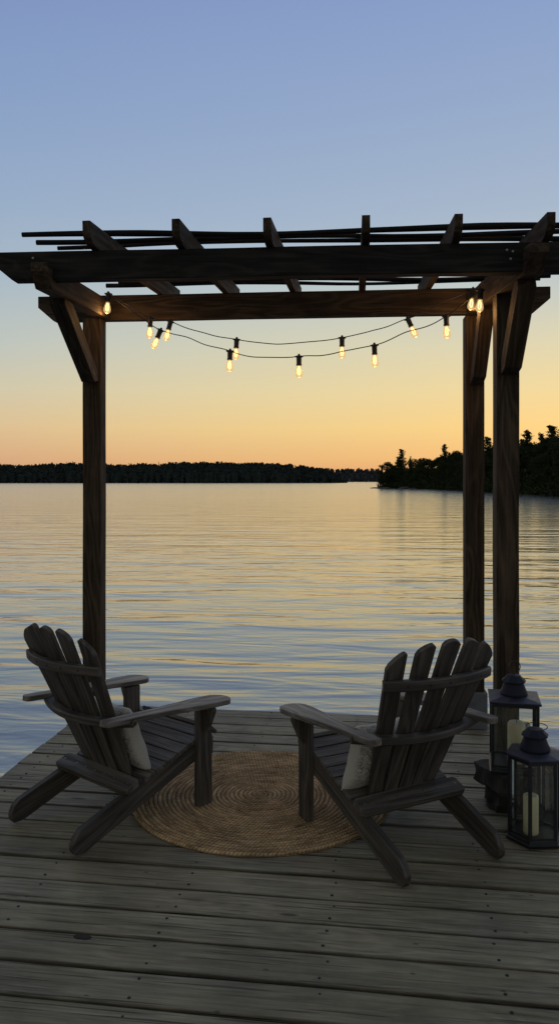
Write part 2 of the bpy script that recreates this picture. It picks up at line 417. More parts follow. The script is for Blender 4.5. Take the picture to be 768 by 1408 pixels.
plank(mb, rect(0, B1-B0-.1, -.09, .09), .038, frame(D(B0+.05, DBACK-.03, -.135), EB, (0, 0, 1)), .003)
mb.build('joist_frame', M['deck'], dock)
# knot hole broken out of a board edge
mb = MB(); hc = Vector((-.711, 2.838, .0035)); ps = []
for q in range(18):
    a = 2*PI*q/18; rr_ = 1+.35*noise.noise(Vector((math.cos(a)*2, math.sin(a)*2, 4)))
    ps.append(hc+EB*math.cos(a)*.034*rr_+ED*math.sin(a)*.014*rr_)
mb.add(ps+[p_-Vector((0, 0, .02)) for p_ in ps], [tuple(range(18))]+[(i+18, (i+1) % 18+18, (i+1) % 18, i) for i in range(18)])
mb.build('knot_hole', M['nail'], dock)
for b in (B0+.15, (B0+B1)/2, B1-.15):
    for dd in (DBACK-.25, 3.2, .8, -1.6):
        mb = MB(); c = D(b, dd)
        sweep(mb, [c+Vector((0, 0, z)) for z in (-6, -3, -.5, -.05)], circ(.09, 12), (0, 1, 0), True)
        mb.build('piling', M['perg'], dock)

# ------------------------------------------------------------------ pergola
perg = empty('pergola', (0, 5.0, 0)); PO = Vector((0, 5.0, 0))
tag(perg, 'dark timber pergola with open rafters standing on the dock end', 'pergola')
def pl(name, mb, mat, parent=perg):
    o = mb.build(name, mat, parent)
    if parent is perg: o.location = -PO
    return o
Z0 = CAM_H
def beam_outline(Lh, h, cut0=True, cut1=True, c=.10, keep=.42):
    o = []
    # bottom-left chamfer, bottom, bottom-right chamfer, top
    o += [(c, -h/2)] if cut0 else [(0, -h/2)]
    n = 10
    for i in range(1, n): o.append((c+(Lh-2*c)*i/n, -h/2))
    o += [(Lh-c, -h/2), (Lh, h/2-h*keep)] if cut1 else [(Lh, -h/2)]
    o += [(Lh, h/2)]
    for i in range(1, n): o.append((Lh-c-(Lh-2*c)*i/n, h/2))
    o += [(0, h/2)]
    if cut0: o += [(0, h/2-h*keep)]
    return o
def timber(name, p0, p1, w, h, mat, cut0=False, cut1=False, c=.10, keep=.42, bev=.005, warp=.003, parent=perg):
    p0 = Vector(p0); p1 = Vector(p1); mb = MB()
    plank(mb, beam_outline((p1-p0).length, h, cut0, cut1, c, keep), w, frame(p0, p1-p0, (0, 0, 1)), bev, 0, warp)
    return pl(name, mb, mat, parent)
def post(x, y, z0, z1, s, side=PI/2):
    mb = MB(); a = R(-5)
    plank(mb, rect(0, z1-z0, -s/2, s/2, 12), s, frame((x, y, z0), (0, 0, 1), (math.cos(a), math.sin(a), 0)), .006, 0, .003)
    return pl('post', mb, M['perg'])
BT, BB = Z0+1.27, Z0+1.10      # back beam
FT, FB = Z0+1.20, Z0+1.05      # front beam
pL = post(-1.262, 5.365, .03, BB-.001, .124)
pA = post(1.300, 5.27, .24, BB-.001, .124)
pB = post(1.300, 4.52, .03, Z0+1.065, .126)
# sleeves
def sleeve(x, y, s, h, par):
    mb = MB(); a = R(-5)
    plank(mb, rect(0, h, -s/2, s/2), s, frame((x, y, .002), (0, 0, 1), (math.cos(a), math.sin(a), 0)), .006)
    o = mb.build('post_base', M['sleeve'], par); return o
sleeve(1.305, 5.27, .150, .245, pA)
for (x, y, par) in ((-1.262, 5.365, pL), (1.300, 4.52, pB)):
    mb = MB(); a = R(-5)
    plank(mb, rect(0, .03, -.075, .075), .15, frame((x, y, .002), (0, 0, 1), (math.cos(a), math.sin(a), 0)), .004)
    mb.build('post_base', M['sleeve'], par)
back = timber('back_beam', (-1.66, 5.455, (BT+BB)/2), (1.77, 5.165, (BT+BB)/2), .075, BT-BB, M['perg'], True, True, .11, .45)
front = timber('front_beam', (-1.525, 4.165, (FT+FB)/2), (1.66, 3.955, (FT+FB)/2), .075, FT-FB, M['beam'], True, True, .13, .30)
for px, py in ((49, 358), (693, 337+10), (701, 347+2), (698, 359), (738, 350), (60, 371)):
    c = at(px, py, 4.118-.0659*((px-49)/1080*4.05))
    c.y -= .0385
    mb = MB(); lathe(mb, [(.0065, 0), (.0065, .004), (.004, .006)], 0, 0, 8, False, 0, 0, Matrix.Translation(c) @ Matrix.Rotation(R(90), 4, 'X'))
    mb.build('bolt', M['bolt'], front)
cl = timber('cross_beam', (-1.228, 4.02, Z0+1.055), (-1.197, 5.375, Z0+1.165), .088, .125, M['perg'], True, False, .07, .35)
cr = timber('cross_beam', (1.268, 3.83, Z0+1.095), (1.275, 5.20, Z0+1.160), .095, .13, M['perg'], True, False, .09, .35)
# knee braces
def brace(p0, p1, w, t):
    p0 = Vector(p0); p1 = Vector(p1); dv = p1-p0; Lh = dv.length
    mb = MB(); n = 6
    side = dv.cross(Vector((0, 0, 1))).normalized(); vv = side.cross(dv).normalized()
    # ends trimmed: foot plumb against the post, head level under the beam
    co = abs(dv.z)/math.hypot(dv.x, dv.y)
    o = [(0 - w/2*0, -w/2), (Lh, -w/2), (Lh+w*.45, w/2), (-w*.45*co*.8, w/2)]
    o = [(-w*.9, w/2), (w*.5, -w/2), (Lh-w*.25, -w/2), (Lh+w*.25, w/2)]
    plank(mb, o, t, frame(p0, dv, vv), .004, 0, 0)
    return pl('knee_brace', mb, M['perg'])
brace((-1.262, 5.26, Z0+.68), (-1.250, 4.42, Z0+1.06), .115, .088)
brace((1.300, 5.165, Z0+.66), (1.282, 4.86, Z0+1.10), .10, .085)
brace((1.298, 4.43, Z0+.62), (1.274, 4.06, Z0+1.05), .11, .095)
# rafters
fx = [-.973, -.521, -.062, .427, .880, 1.328]; bx_ = [-.815, -.368, .088, .553, .985, 1.420]
for i in range(6):
    df = 3.97-.056*(fx[i]+.973); db = 5.35-.075*(bx_[i]+.815)
    h = .118; zf = Z0+1.197; zb = Z0+1.272
    dx = (bx_[i]-fx[i])/(db-df); sl = (zb-zf)/(db-df)
    p0 = Vector((fx[i], df, zf+h/2)); e = .50
    p1 = Vector((bx_[i]+dx*e, db+e, zb+sl*e+h/2))
    Lh = (p1-p0).length; mb = MB()
    o = [(0, h/2), (0, -h*.02), (.012, -h*.22), (.035, -h*.36), (.075, -h*.47), (.11, -h/2)]
    o += [(.11+(Lh-.22)*q/8, -h/2) for q in range(1, 8)]
    o += [(Lh-.11, -h/2), (Lh-.06, -h*.42), (Lh-.02, -h*.2), (Lh, 0), (Lh, h/2)]
    o += [(Lh-Lh*q/8, h/2) for q in range(1, 8)]
    plank(mb, o, .041, frame(p0, p1-p0, (0, 0, 1)), .003, 0, .003)
    pl('rafter', mb, M['perg'])
# roof poles
dl = [4.33, 4.47, 4.62, 4.80, 4.97, 5.14, 5.31, 5.48, 5.63, 5.77]
for i, d0 in enumerate(dl):
    x0 = -1.42+i*.055+random.uniform(-.02, .02) if i < 3 else -1.25+random.uniform(-.12, .12)
    x1 = 1.80+random.uniform(-.1, .1); r0 = [.0140, .0130, .0120][i] if i < 3 else .0115
    pts = []
    for q in range(25):
        t = q/24; x = x0+(x1-x0)*t; y = d0-.062*(x-x0)
        z = Z0+1.197+.118+.054*(y-3.97+.05)+.011
        nv = noise.noise_vector(Vector((x*.9, i*7.3, 2)))
        pts.append((x, y+nv.y*.045, z+nv.z*.030+.008))
    mb = MB(); g = [random.uniform(.9, 1.45) for _ in range(6)]
    sweep(mb, pts, circ(r0, 8), (0, 0, 1), True, 0, True, False, lambda t: g[min(4, int(t*5))]*(1-(t*5) % 1)+g[min(4, int(t*5))+1]*((t*5) % 1) if t < 1 else g[5])
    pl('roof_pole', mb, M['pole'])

# ------------------------------------------------------------------ string lights
def make_bulb_meshes():
    mb = MB()
    lathe(mb, [(.006, .012), (.017, .010), (.0185, 0), (.0165, -.004), (.0155, -.040), (.0175, -.043), (.0175, -.050), (.014, -.052)], 0, 0, 14, False)
    # clip wings over the cable
    for s in (-1, 1):
        plank(mb, [(0, -.006), (.026, .002), (.026, .008), (0, .014)], .010, frame((0, 0, 0), (s, 0, 0), (0, 0, 1)), .002)
    plank(mb, [(-.009, .008), (.009, .008), (.005, .022), (-.005, .022)], .010, frame((0, 0, 0), (1, 0, 0), (0, 0, 1)), .002)
    so = mb.build('socket', M['black']); sm_ = so.data; bpy.data.objects.remove(so)
    mb = MB()
    lathe(mb, [(.0125, -.051), (.0140, -.060), (.0185, -.074), (.0225, -.088), (.0240, -.100), (.0225, -.111), (.0170, -.120), (.0090, -.1255), (.002, -.127)], 0, 0, 18, True, 0)
    for i in range(4):
        a = PI/2*i+.4; c_, s_ = math.cos(a), math.sin(a)
        sweep(mb, [(.003*c_, .003*s_, -.058), (.0095*c_, .0095*s_, -.075), (.0095*c_, .0095*s_, -.098), (.003*c_, .003*s_, -.108)], circ(.0011, 5), (c_, s_, .01), True, 1)
    bo = mb.build('bulb', [M['bulb'], M['fil']]); bm_ = bo.data; bpy.data.objects.remove(bo)
    return sm_, bm_
SOCK, BULB = make_bulb_meshes()
def string(cable_pts, bulbs, dfun, label):
    pts = [at(px, py, dfun(px)) for px, py in cable_pts]
    root = empty('string_lights', pts[0]); tag(root, label, 'string lights', 'string lights hung across the pergola')
    # smooth catmull path with small kinks
    P = [pts[0]]+pts+[pts[-1]]; path = []
    for i in range(1, len(P)-2):
        for q in range(10):
            t = q/10; a, b, c, d_ = P[i-1], P[i], P[i+1], P[i+2]
            v = .5*((2*b)+(c-a)*t+(2*a-5*b+4*c-d_)*t*t+(3*b-a-3*c+d_)*t**3)
            nz = noise.noise_vector(v*6)*.011; path.append(v+nz)
    path.append(pts[-1])
    mb = MB(); sweep(mb, [p_-pts[0] for p_ in path], circ(.0032, 6), (0, 0, 1), True)
    mb.build('cable', M['black'], root)
    for px, py, tilt, rz in bulbs:
        best = min(path, key=lambda v: abs((v.x/v.y*FPX+384)-px)+(0 if py is None else abs((HZ-(v.z-CAM_H)*FPX/v.y)-py)))
        so = bpy.data.objects.new('socket', SOCK); COL.objects.link(so); so.parent = root
        so.location = best-pts[0]+Vector((0, 0, -.006)); so.rotation_euler = (R(random.uniform(-5, 5)), R(tilt), R(rz))
        bo = bpy.data.objects.new('bulb', BULB); COL.objects.link(bo); bo.parent = so
        lo = bpy.data.lights.new('bulb_lamp', 'POINT'); lo.energy = 1.3 if (px < 160 or px > 640) else .45; lo.color = (1, .50, .17); lo.shadow_soft_size = .02
        le = bpy.data.objects.new('bulb_glow', lo); COL.objects.link(le); le.parent = so; le.location = (0, 0, -.135)
sA = [(149, 402), (170, 420), (196, 437), (220, 453), (260, 465), (316, 484), (360, 490), (411, 491), (460, 485), (514, 473), (560, 457), (612, 436), (640, 412), (661, 396)]
sB = [(149, 400), (175, 418), (208, 437), (234, 443), (280, 458), (326, 467), (366, 473), (400, 472), (470, 465), (520, 452), (560, 438), (590, 424), (625, 408), (651, 397)]
string(sA, [(149, None, 4, 0), (220, None, 22, 0), (316, None, 2, 8), (411, None, 0, -6), (514, None, -3, 5), (612, None, -3, 0), (660, None, 3, 0)],
       lambda px: 5.12-(px-149)/512*.50, 'lower and nearer string of warm light bulbs sagging across the pergola')
string(sB, [(208, None, 4, 0), (234, None, 14, 0), (326, None, 3, 5), (470, None, 0, 0), (560, None, -24, 0), (650, None, 6, 0)],
       lambda px: 5.20-(px-149)/512*.22, 'upper and farther string of warm light bulbs sagging across the pergola')

# ------------------------------------------------------------------ chairs
def make_chair(label, loc, rz):
    root = empty('adirondack_chair', loc, rz); tag(root, label, 'chair', 'wooden garden chairs on the dock')
    W = M['chair']
    sl = math.atan2(.36-.09, .78)
    for s in (-1, 1):
        # long side rail that is also the rear leg
        mb = MB(); ux = Vector((0, math.cos(sl), math.sin(sl))); uy = Vector((0, -math.sin(sl), math.cos(sl)))
        o_ = Vector((s*.252, -.02, .0)); h = .105
        o = [(.055, -.018), (.80, -.018), (.865, .0), (.885, .04), (.875, .075), (.85, h-.018)]
        o += [(.85-.78*q/6, h-.018) for q in range(1, 7)]
        o += [(.035, .072), (.010, .045), (.004, .018), (.012, -.003)]
        plank(mb, o, .034, frame(o_+uy*.012, ux, uy), .004, 0, .002)
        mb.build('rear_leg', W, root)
        mb = MB()
        plank(mb, rect(0, .513, -.046, .046, 5), .034, frame((s*.287, .728, .002), (0, 0, 1), (0, 1, 0)), .004, 0, .0015)
        mb.build('front_leg', W, root)
        # arm bracket
        mb = MB()
        plank(mb, [(0, 0), (-.13, 0), (-.12, .015), (-.055, .045), (-.02, .060), (0, .060)], .032, frame((s*.304, .728, .513), (0, 0, 1), (s, 0, 0)), .003)
        mb.build('arm_bracket', W, root)
        # arm: paddle, wide in front and narrow behind
        mb = MB()
        A = [(.852, -.030), (.860, .0), (.852, .035), (.83, .062), (.80, .074), (.72, .074), (.60, .062), (.45, .045), (.30, .036), (.15, .034), (.10, .030), (.085, .012),
             (.085, -.018), (.10, -.030), (.20, -.034), (.35, -.038), (.50, -.050), (.62, -.062), (.72, -.070), (.80, -.070), (.83, -.056)]
        zr = .045/.8
        fm = frame((s*.318, 0, .578), (0, 1, -zr), (-1, 0, 0)) if s > 0 else frame((s*.318, 0, .578), (0, 1, -zr), (1, 0, 0))
        A2 = A if s < 0 else A
        plank(mb, [(u, -v) for u, v in A2], .026, fm, .005, 0, .002)
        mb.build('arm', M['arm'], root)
    # seat slats
    mb = MB(); st = math.atan2(.13, .39)
    ux = Vector((1, 0, 0)); uy = Vector((0, math.cos(st), math.sin(st)))
    for i in range(6):
        c = Vector((0, .395, .243))+uy*(i*.0735)
        plank(mb, rect(-.272, .272, -.033, .033, 4), .020, frame(c, ux, uy), .003, 0, .0015)
    c = Vector((0, .395, .243))+uy*(6*.0735-.006)+Vector((0, .006, -.012))
    plank(mb, rect(-.272, .272, -.03, .03, 4), .020, frame(c, ux, (0, .75, -.66)), .004)
    mb.build('seat', W, root)
    # front apron
    mb = MB(); plank(mb, rect(-.268, .268, -.045, .045), .02, frame((0, .805, .292), ux, (0, 0, 1)), .003); mb.build('apron', W, root)
    # back slats
    mb = MB(); tilt = Vector((0, -.42, .907)).normalized()
    for i in range(-2, 3):
        Ls = [.815, .862, .875, .862, .815][i+2]+random.uniform(-.004, .004)
        fan = (.127-.070)*i/.86
        dirv = (tilt+Vector((fan, 0, 0))).normalized()
        bow = .0065*i*i
        o_ = Vector((.070*i, .362+bow*.5, .195)); dirv = (dirv*Ls+Vector((0, bow*.6, 0))).normalized()
        wb, wt = .033, .0445; n = 6
        slope = .016*i
        left = [(Ls*q/n*.965, wb+(wt-wb)*q/n) for q in range(n+1)]
        tops = []
        for q in range(1, 8):
            t = q/8; v = wt*(1-2*t); tops.append((Ls-.008-(.012 if i else .016)*(2*t-1)**2 + slope*(v/wt)*1.0, v))
        right = [(u, -v) for u, v in reversed(left)]
        right[0] = (right[0][0]-slope, right[0][1]); left[-1] = (left[-1][0]+slope, left[-1][1])
        # v axis points to chair's left (-x)
        plank(mb, left+tops+right, .022, frame(o_, dirv, (-1, -.035*i*1.0, 0)), .004, 0, .0015)
    mb.build('backrest', W, root)
    # curved rails behind the slats
    def rail(name, zc, yc, half, bowd, w, h, ze=0, mat=W):
        pts = []
        for q in range(21):
            t = -1+2*q/20; pts.append((t*half, yc+bowd*(t*t), zc+ze*t*t))
        mb = MB(); sweep(mb, pts, rprof(w, h, .006), (0, -.1, 1))
        if name == 'back_rail':
            for i in range(-2, 3):
                x = .122*i*.80; t = x/half; c = Vector((x, yc+bowd*t*t-w/2+.001, zc))
                lathe(mb, [(.0055, 0), (.0055, .002), (.002, .003)], 0, 0, 8, False, 1, 0, Matrix.Translation(c) @ Matrix.Rotation(R(90), 4, 'X'))
        mb.build(name, [mat, M['nail']], root)
    rail('back_rail', .800, .028, .285, .070, .034, .046)
    rail('arm_rail', .535, .150, .350, .090, .048, .034, .018)
    # lower crosspiece
    mb = MB()
    o = [(-.285, -.038), (-.27, -.048), (.27, -.048), (.285, -.038), (.285, .035), (.27, .045), (.05, .052), (-.05, .052), (-.27, .045), (-.285, .035)]
    plank(mb, o, .030, frame((0, .285, .226), ux, (0, .92, .34)), .005)
    for x in (-.252, -.15, -.075, 0, .075, .15, .252):
        lathe(mb, [(.0055, 0), (.0055, .0015), (.002, .002)], 0, 0, 8, False, 1, 0, Matrix.Translation((x, .280, .241)) @ Matrix.Rotation(R(20), 4, 'X'))
    mb.build('crosspiece', [W, M['bolt']], root)
    return root
make_chair('dark wooden slatted garden chair on the left side of the rug', (-1.078, 3.611, 0), R(49-90))
make_chair('dark wooden slatted garden chair beside the lanterns, facing left', (.724, 3.295, 0), R(118-90))

def pillow(label, chair_loc, ang, r, y, z, roll, wdt=.40, hgt=.36, th=.12):
    u = Vector((math.cos(ang), math.sin(ang), 0)); rr = Vector((math.sin(ang), -math.cos(ang), 0))
    base = Vector(chair_loc)+u*y+rr*r+Vector((0, 0, z))
    n = 40; vs = []; fs = []
    for side in (1, -1):
        for i in range(n+1):
            for j in range(n+1):
                a = -1+2*i/n; b = -1+2*j/n
                k_ = max(0, (1-abs(a)**2.6)*(1-abs(b)**2.6))**.42
                pin = 1-.07*(1-a*a)*abs(b)**3; pin2 = 1-.07*(1-b*b)*abs(a)**3
                x = a*wdt/2*pin2; zz = b*hgt/2*pin
                q = noise.noise(Vector((a*2.1, b*2.1, side*3+r*9)))*.012*k_
                sag = -.012*math.cos(a*2)*(b+1)/2
                vs.append((x, side*(th/2*k_+q+.001), zz+hgt/2+sag))
    N1 = (n+1)**2
    for s in (0, 1):
        for i in range(n):
            for j in range(n):
                q = [s*N1+i*(n+1)+j, s*N1+(i+1)*(n+1)+j, s*N1+(i+1)*(n+1)+j+1, s*N1+i*(n+1)+j+1]
                fs.append(tuple(q) if s else tuple(reversed(q)))
    bd = [i*(n+1) for i in range(n+1)]+[n*(n+1)+j for j in range(1, n+1)]+[i*(n+1)+n for i in range(n-1, -1, -1)]+[j for j in range(n-1, 0, -1)]
    for q in range(len(bd)):
        a, b = bd[q], bd[(q+1) % len(bd)]; fs.append((a, b, b+N1, a+N1))
    mb = MB(); mb.add(vs, fs, None, True)
    o = mb.build('throw_pillow', M['cloth'])
    o.location = base; o.rotation_euler = (0, 0, 0)
    o.matrix_world = Matrix.Translation(base) @ Matrix.Rotation(ang-PI/2, 4, 'Z') @ Matrix.Rotation(R(24), 4, 'X') @ Matrix.Rotation(roll, 4, 'Y')
    tag(o, label, 'pillow', 'throw pillows on the chairs')
pillow('off-white patterned pillow leaning on the left chair back', (-1.078, 3.611, 0), R(49), .035, .43, .262, R(3))
pillow('off-white patterned pillow leaning on the chair beside the lanterns', (.724, 3.295, 0), R(118), -.075, .43, .262, R(-4))

# ------------------------------------------------------------------ rug
mb = MB(); NR = 29; per = 6; NA = 420; RP = .665/NR
vs = []; ws = []; fs = []
rad = NR*per
for i in range(rad+1):
    for j in range(NA):
        th = 2*PI*j/NA
        ringf = i/per; r = ringf*RP
        sp = (ringf+ j/NA) # spiral number
        ph = sp % 1.0
        wob = 1+.012*noise.noise(Vector((math.cos(th)*1.7, math.sin(th)*1.7, 3)))+.004*noise.noise(Vector((math.cos(th)*9, math.sin(th)*9, 1)))*(i/rad)
        z = .011*math.sqrt(max(0, 1-(2*ph-1)**2))+.0018*noise.noise(Vector((r*40, th*r*60, 0)))
        edge = 0
        if i >= rad-1: z = z*.2-.004*(i-rad+1)
        und = .004*noise.noise(Vector((math.cos(th)*r*3, math.sin(th)*r*3, 7)))
        vs.append((r*wob*math.cos(th), r*wob*math.sin(th), .006+z+max(0, und)))
        ws.append((r*math.cos(th), r*math.sin(th), 0))
for i in range(rad):
    for j in range(NA):
        k_ = (j+1) % NA
        fs.append((i*NA+j, (i+1)*NA+j, (i+1)*NA+k_, i*NA+k_))
mb.add(vs, fs, ws, True)
rug = mb.build('round_rug', M['jute'], None, 'rug'); rug.location = (-.095, 4.10, 0); rug.rotation_euler = (0, 0, R(-120))
tag(rug, 'round braided tan jute rug lying on the dock', 'rug')

# ------------------------------------------------------------------ lanterns
def lantern(label, loc, n, Rr, rot, H, cup, ring_tilt, group='black metal candle lanterns'):
    root = empty('candle_lantern', loc); tag(root, label, 'lantern', group)
    A = [rot+2*PI*i/n for i in range(n)]
    def pr(prof): 
        mb = MB(); lathe(mb, prof, 0, 0, n, False, 0, rot); return mb
    c_ = math.cos(PI/n)
    Rb = Rr*.93
    pr([(Rb+.008, .0), (Rb+.010, .010), (Rb+.002, .014), (Rb, .026), (Rb-.006, .030)]).build('base', M['metal'], root)
    for a in A:
        mb = MB(); px, py = (Rb-.010)*math.cos(a), (Rb-.010)*math.sin(a)
        plank(mb, rect(0, H-.042, -.0075, .0075), .015, frame((px, py, .028), (0, 0, 1), (math.cos(a+PI/n), math.sin(a+PI/n), 0)), .002)
        mb.build('corner_post', M['metal'], root)
    for z, hh, nm in ((.034, .010, 'lower_rail'), (H-.020, .014, 'upper_rail')):
      mb = MB()
      for i in range(n):
        a, b = A[i], A[(i+1) % n]
        p0 = Vector(((Rb-.010)*math.cos(a), (Rb-.010)*math.sin(a), 0)); p1 = Vector(((Rb-.010)*math.cos(b), (Rb-.010)*math.sin(b), 0))
        plank(mb, rect(.008, (p1-p0).length-.008, -hh/2, hh/2), .009, frame(p0+Vector((0, 0, z)), p1-p0, (0, 0, 1)), .001)
      mb.build(nm, M['metal'], root)
    for i in range(n):
        a, b = A[i], A[(i+1) % n]; q = Rb-.012
        p0 = Vector((q*math.cos(a), q*math.sin(a), 0)); p1 = Vector((q*math.cos(b), q*math.sin(b), 0))
        mb = MB(); dv = (p1-p0).normalized()
        p0 += dv*.009; p1 -= dv*.009
        mb.add([p0+Vector((0, 0, .040)), p1+Vector((0, 0, .040)), p1+Vector((0, 0, H-.028)), p0+Vector((0, 0, H-.028))], [(0, 1, 2, 3)])
        mb.build('glass_pane', M['glass'], root)
    # roof plate, gently pitched
    pr([(Rr-.012, H-.012), (Rr, H-.010), (Rr+.002, H-.002), (Rr-.001, H+.002), (Rr*.5, H+.012), (Rr*.40, H+.014)]).build('roof', M['roofm'], root)
    mb = MB(); z = H+.012; s = cup
    lathe(mb, [(.066*s, z), (.068*s, z+.005), (.066*s, z+.014), (.057*s, z+.034), (.050*s, z+.054), (.047*s, z+.064), (.049*s, z+.068)], 0, 0, 20, True)
    lathe(mb, [(.046*s, z+.064), (.061*s, z+.066), (.062*s, z+.069), (.050*s, z+.080), (.037*s, z+.092), (.034*s, z+.097), (.006, z+.099)], 0, 0, 8, False)
    mb.build('chimney_cap', M['capm'], root)
    mb = MB(); rr = .034 if n == 4 else .046; cz = z+.104+(rr*.95 if n == 4 else .004)
    pts = []
    for i in range(28):
        a = 2*PI*i/28
        v = Vector((rr*math.cos(a), 0, rr*math.sin(a)))
        v = Matrix.Rotation(ring_tilt[0], 3, 'X') @ v; v = Matrix.Rotation(ring_tilt[1], 3, 'Z') @ v
        pts.append(Vector((ring_tilt[2], -.004, cz))+v)
    sweep(mb, pts, circ(.0021, 6), (.3, .8, .1), True, 0, False, True)
    mb.build('ring_handle', M['metal'], root)
    return root
def candle(label, loc, r, h, top):
    mb = MB()
    lathe(mb, [(r*.97, 0), (r, .006), (r, h-.008), (r*.95, h-.001), (r*.86, h+top), (r*.55, h-.004+top*1.2), (r*.1, h-.006+top*1.4)], 0, 0, 32, True, 0)
    o = mb.build('pillar_candle', M['wax']); o.location = loc; tag(o, label, 'candle', 'ivory pillar candles in the lanterns')
    mb = MB(); sweep(mb, [(0, 0, h-.006+top), (.001, 0, h+.006+top), (.003, 0, h+.014+top)], circ(.0012, 5), (0, 1, 0)); mb.build('wick', M['wick'], o)
lantern('square black metal lantern standing on the dark rough block', (1.176, 3.95, .212), 4, .172, R(-58), .352, 1.0, (R(8), R(12), 0))
candle('ivory candle inside the square lantern on the block', (1.183, 3.93, .243), .043, .195, .006)
lantern('six-sided black metal lantern standing on the dock planks', (1.178, 3.63, 0.004), 6, .136, R(2), .392, 1.02, (R(52), R(-18), .008))
candle('ivory candle inside the six-sided lantern on the dock', (1.150, 3.60, .035), .034, .176, .001)

# rough block under the lantern
def rough_block(mb, x0, x1, y0, y1, z0, z1, rot, c, amp, seed):
    bm = bmesh.new(); bmesh.ops.create_cube(bm, size=1)
    bmesh.ops.subdivide_edges(bm, edges=bm.edges, cuts=14, use_grid_fill=True)
    m_ = Matrix.Translation(c) @ Matrix.Rotation(rot, 4, 'Z')
    vs = []
    for v in bm.verts:
        p_ = Vector((x0+(v.co.x+.5)*(x1-x0), y0+(v.co.y+.5)*(y1-y0), z0+(v.co.z+.5)*(z1-z0)))
        nv = noise.noise_vector(p_*9+Vector((seed, 0, 0)))*amp+noise.noise_vector(p_*24+Vector((seed, 5, 0)))*amp*.4
        if v.co.z < -.49: nv.z = 0
        if v.co.z > .49: nv.z *= .15
        vs.append(m_ @ (p_+nv))
    bm.verts.index_update()
    mb.add(vs, [[x.index for x in f.verts] for f in bm.faces], None, False); bm.free()
mb = MB()
rough_block(mb, -.135, .17, -.12, .14, .125, .210, R(26), (0, 0, 0), .026, 3)
rough_block(mb, -.095, .14, -.08, .11, .003, .14, R(10), (0, 0, 0), .045, 8)
blk = mb.build('lantern_block', M['rot']); blk.location = (1.165, 3.96, 0)
tag(blk, 'dark rough wooden block holding up the square lantern', 'wooden block')

# ------------------------------------------------------------------ shores and trees
def leaf_quad(vs, fs, c, s, rnd):
    a = Vector((rnd.gauss(0, 1), rnd.gauss(0, 1), rnd.gauss(0, .7))).normalized(); b = a.orthogonal().normalized()
    b = Matrix.Rotation(rnd.uniform(0, 6.28), 3, a) @ b; e = a.cross(b)
    k = len(vs); s1 = s*rnd.uniform(.6, 1.3)
    vs += [c-b*s1*.5, c+e*s1*.38, c+b*s1*.6, c-e*s1*.35]; fs.append((k, k+1, k+2, k+3))
def tree_mesh(kind, seed, H):
    rnd = random.Random(seed); trunk = MB(); vs = []; fs = []
    lean = Vector((rnd.uniform(-.03, .03), rnd.uniform(-.03, .03), 1))
    th = H*(.97 if kind == 'pine' else .7)
    tp = [Vector((lean.x*z+math.sin(z*.6+seed)*.06, lean.y*z, z)) for z in [th*i/8 for i in range(9)]]
    r0 = H*.017
    sweep(trunk, tp, circ(r0, 8), (0, 1, 0), True, 0, True, False, lambda t: 1.1*(1-t)**.8+.06)
    if kind == 'pine':
        z = H*rnd.uniform(.06, .12); gap = H*.034
        while z < H*.985:
            t = z/H; base = tp[min(8, int(z/th*8))]
            Lb = H*(.19*(1-t)**.48+.01)*rnd.uniform(.65, 1.2)
            if t < .3: Lb *= .6+t
            for k in range(rnd.randint(4, 6)):
                a = rnd.uniform(0, 2*PI); l = Lb*rnd.uniform(.45, 1.15); rise = rnd.uniform(-.15, .45)
                dv = Vector((math.cos(a), math.sin(a), rise)); b0 = Vector((base.x, base.y, z))
                sweep(trunk, [b0, b0+dv*l*.5, b0+dv*l+Vector((0, 0, l*.12))], circ(r0*.22, 4), (0, 0, 1), True, 0, True, False, lambda t: 1-.7*t)
                for q in range(int(14+l*26)):
                    s = rnd.random()**.7; c = b0+dv*l*s+Vector((0, 0, l*.12*s*s))
                    c += Vector((rnd.gauss(0, .2), rnd.gauss(0, .2), rnd.gauss(.03, .17)))*(.5+l*.3)
                    leaf_quad(vs, fs, c, .24, rnd)
            z += gap*rnd.uniform(.7, 1.35)
    elif kind == 'spruce':
        z = H*.04
        while z < H:
            t = z/H; Lb = H*.17*(1-t)**.9+.05
            for k in range(7):
                a = rnd.uniform(0, 2*PI); l = Lb*rnd.uniform(.55, 1.1)
                for q in range(int(10+l*22)):
                    s = rnd.random()**.6
                    c = Vector((math.cos(a)*l*s, math.sin(a)*l*s, z-l*s*.28))+Vector((rnd.gauss(0, .1), rnd.gauss(0, .1), rnd.gauss(0, .07)))
                    leaf_quad(vs, fs, c, .22, rnd)
            z += H*.035*rnd.uniform(.8, 1.2)
    else:
        nb = rnd.randint(20, 26)
        for k in range(nb):
            a = rnd.uniform(0, 2*PI); zz = H*rnd.uniform(.10, .90); t = zz/H
            rad_ = H*.30*math.sqrt(max(.05, 1-((t-.42)/.52)**2))*rnd.uniform(.25, 1.0)
            c = Vector((math.cos(a)*rad_, math.sin(a)*rad_, zz)); s = H*rnd.uniform(.07, .135)
            b0 = tp[min(8, int(8*min(.95, zz*.6/th)))]
            sweep(trunk, [b0, (b0+c)/2+Vector((0, 0, .2)), c], circ(r0*.3, 4), (.1, .2, 1), True, 0, True, False, lambda t: 1-.7*t)
            for q in range(int(330*(s/(H*.12))**2)):
                v = Vector((rnd.gauss(0, 1), rnd.gauss(0, 1), rnd.gauss(0, 1))).normalized()*rnd.uniform(.5, 1.12)
                v.z *= .72
                leaf_quad(vs, fs, c+v*s, .25, rnd)
    cr_ = MB(); cr_.add(vs, fs, None, False)
    to = trunk.build('trunk', M['bark']); co = cr_.build('crown', M['needle'] if kind != 'leafy' else M['leaf'])
    tm, cm = to.data, co.data; bpy.data.objects.remove(to); bpy.data.objects.remove(co)
    return tm, cm
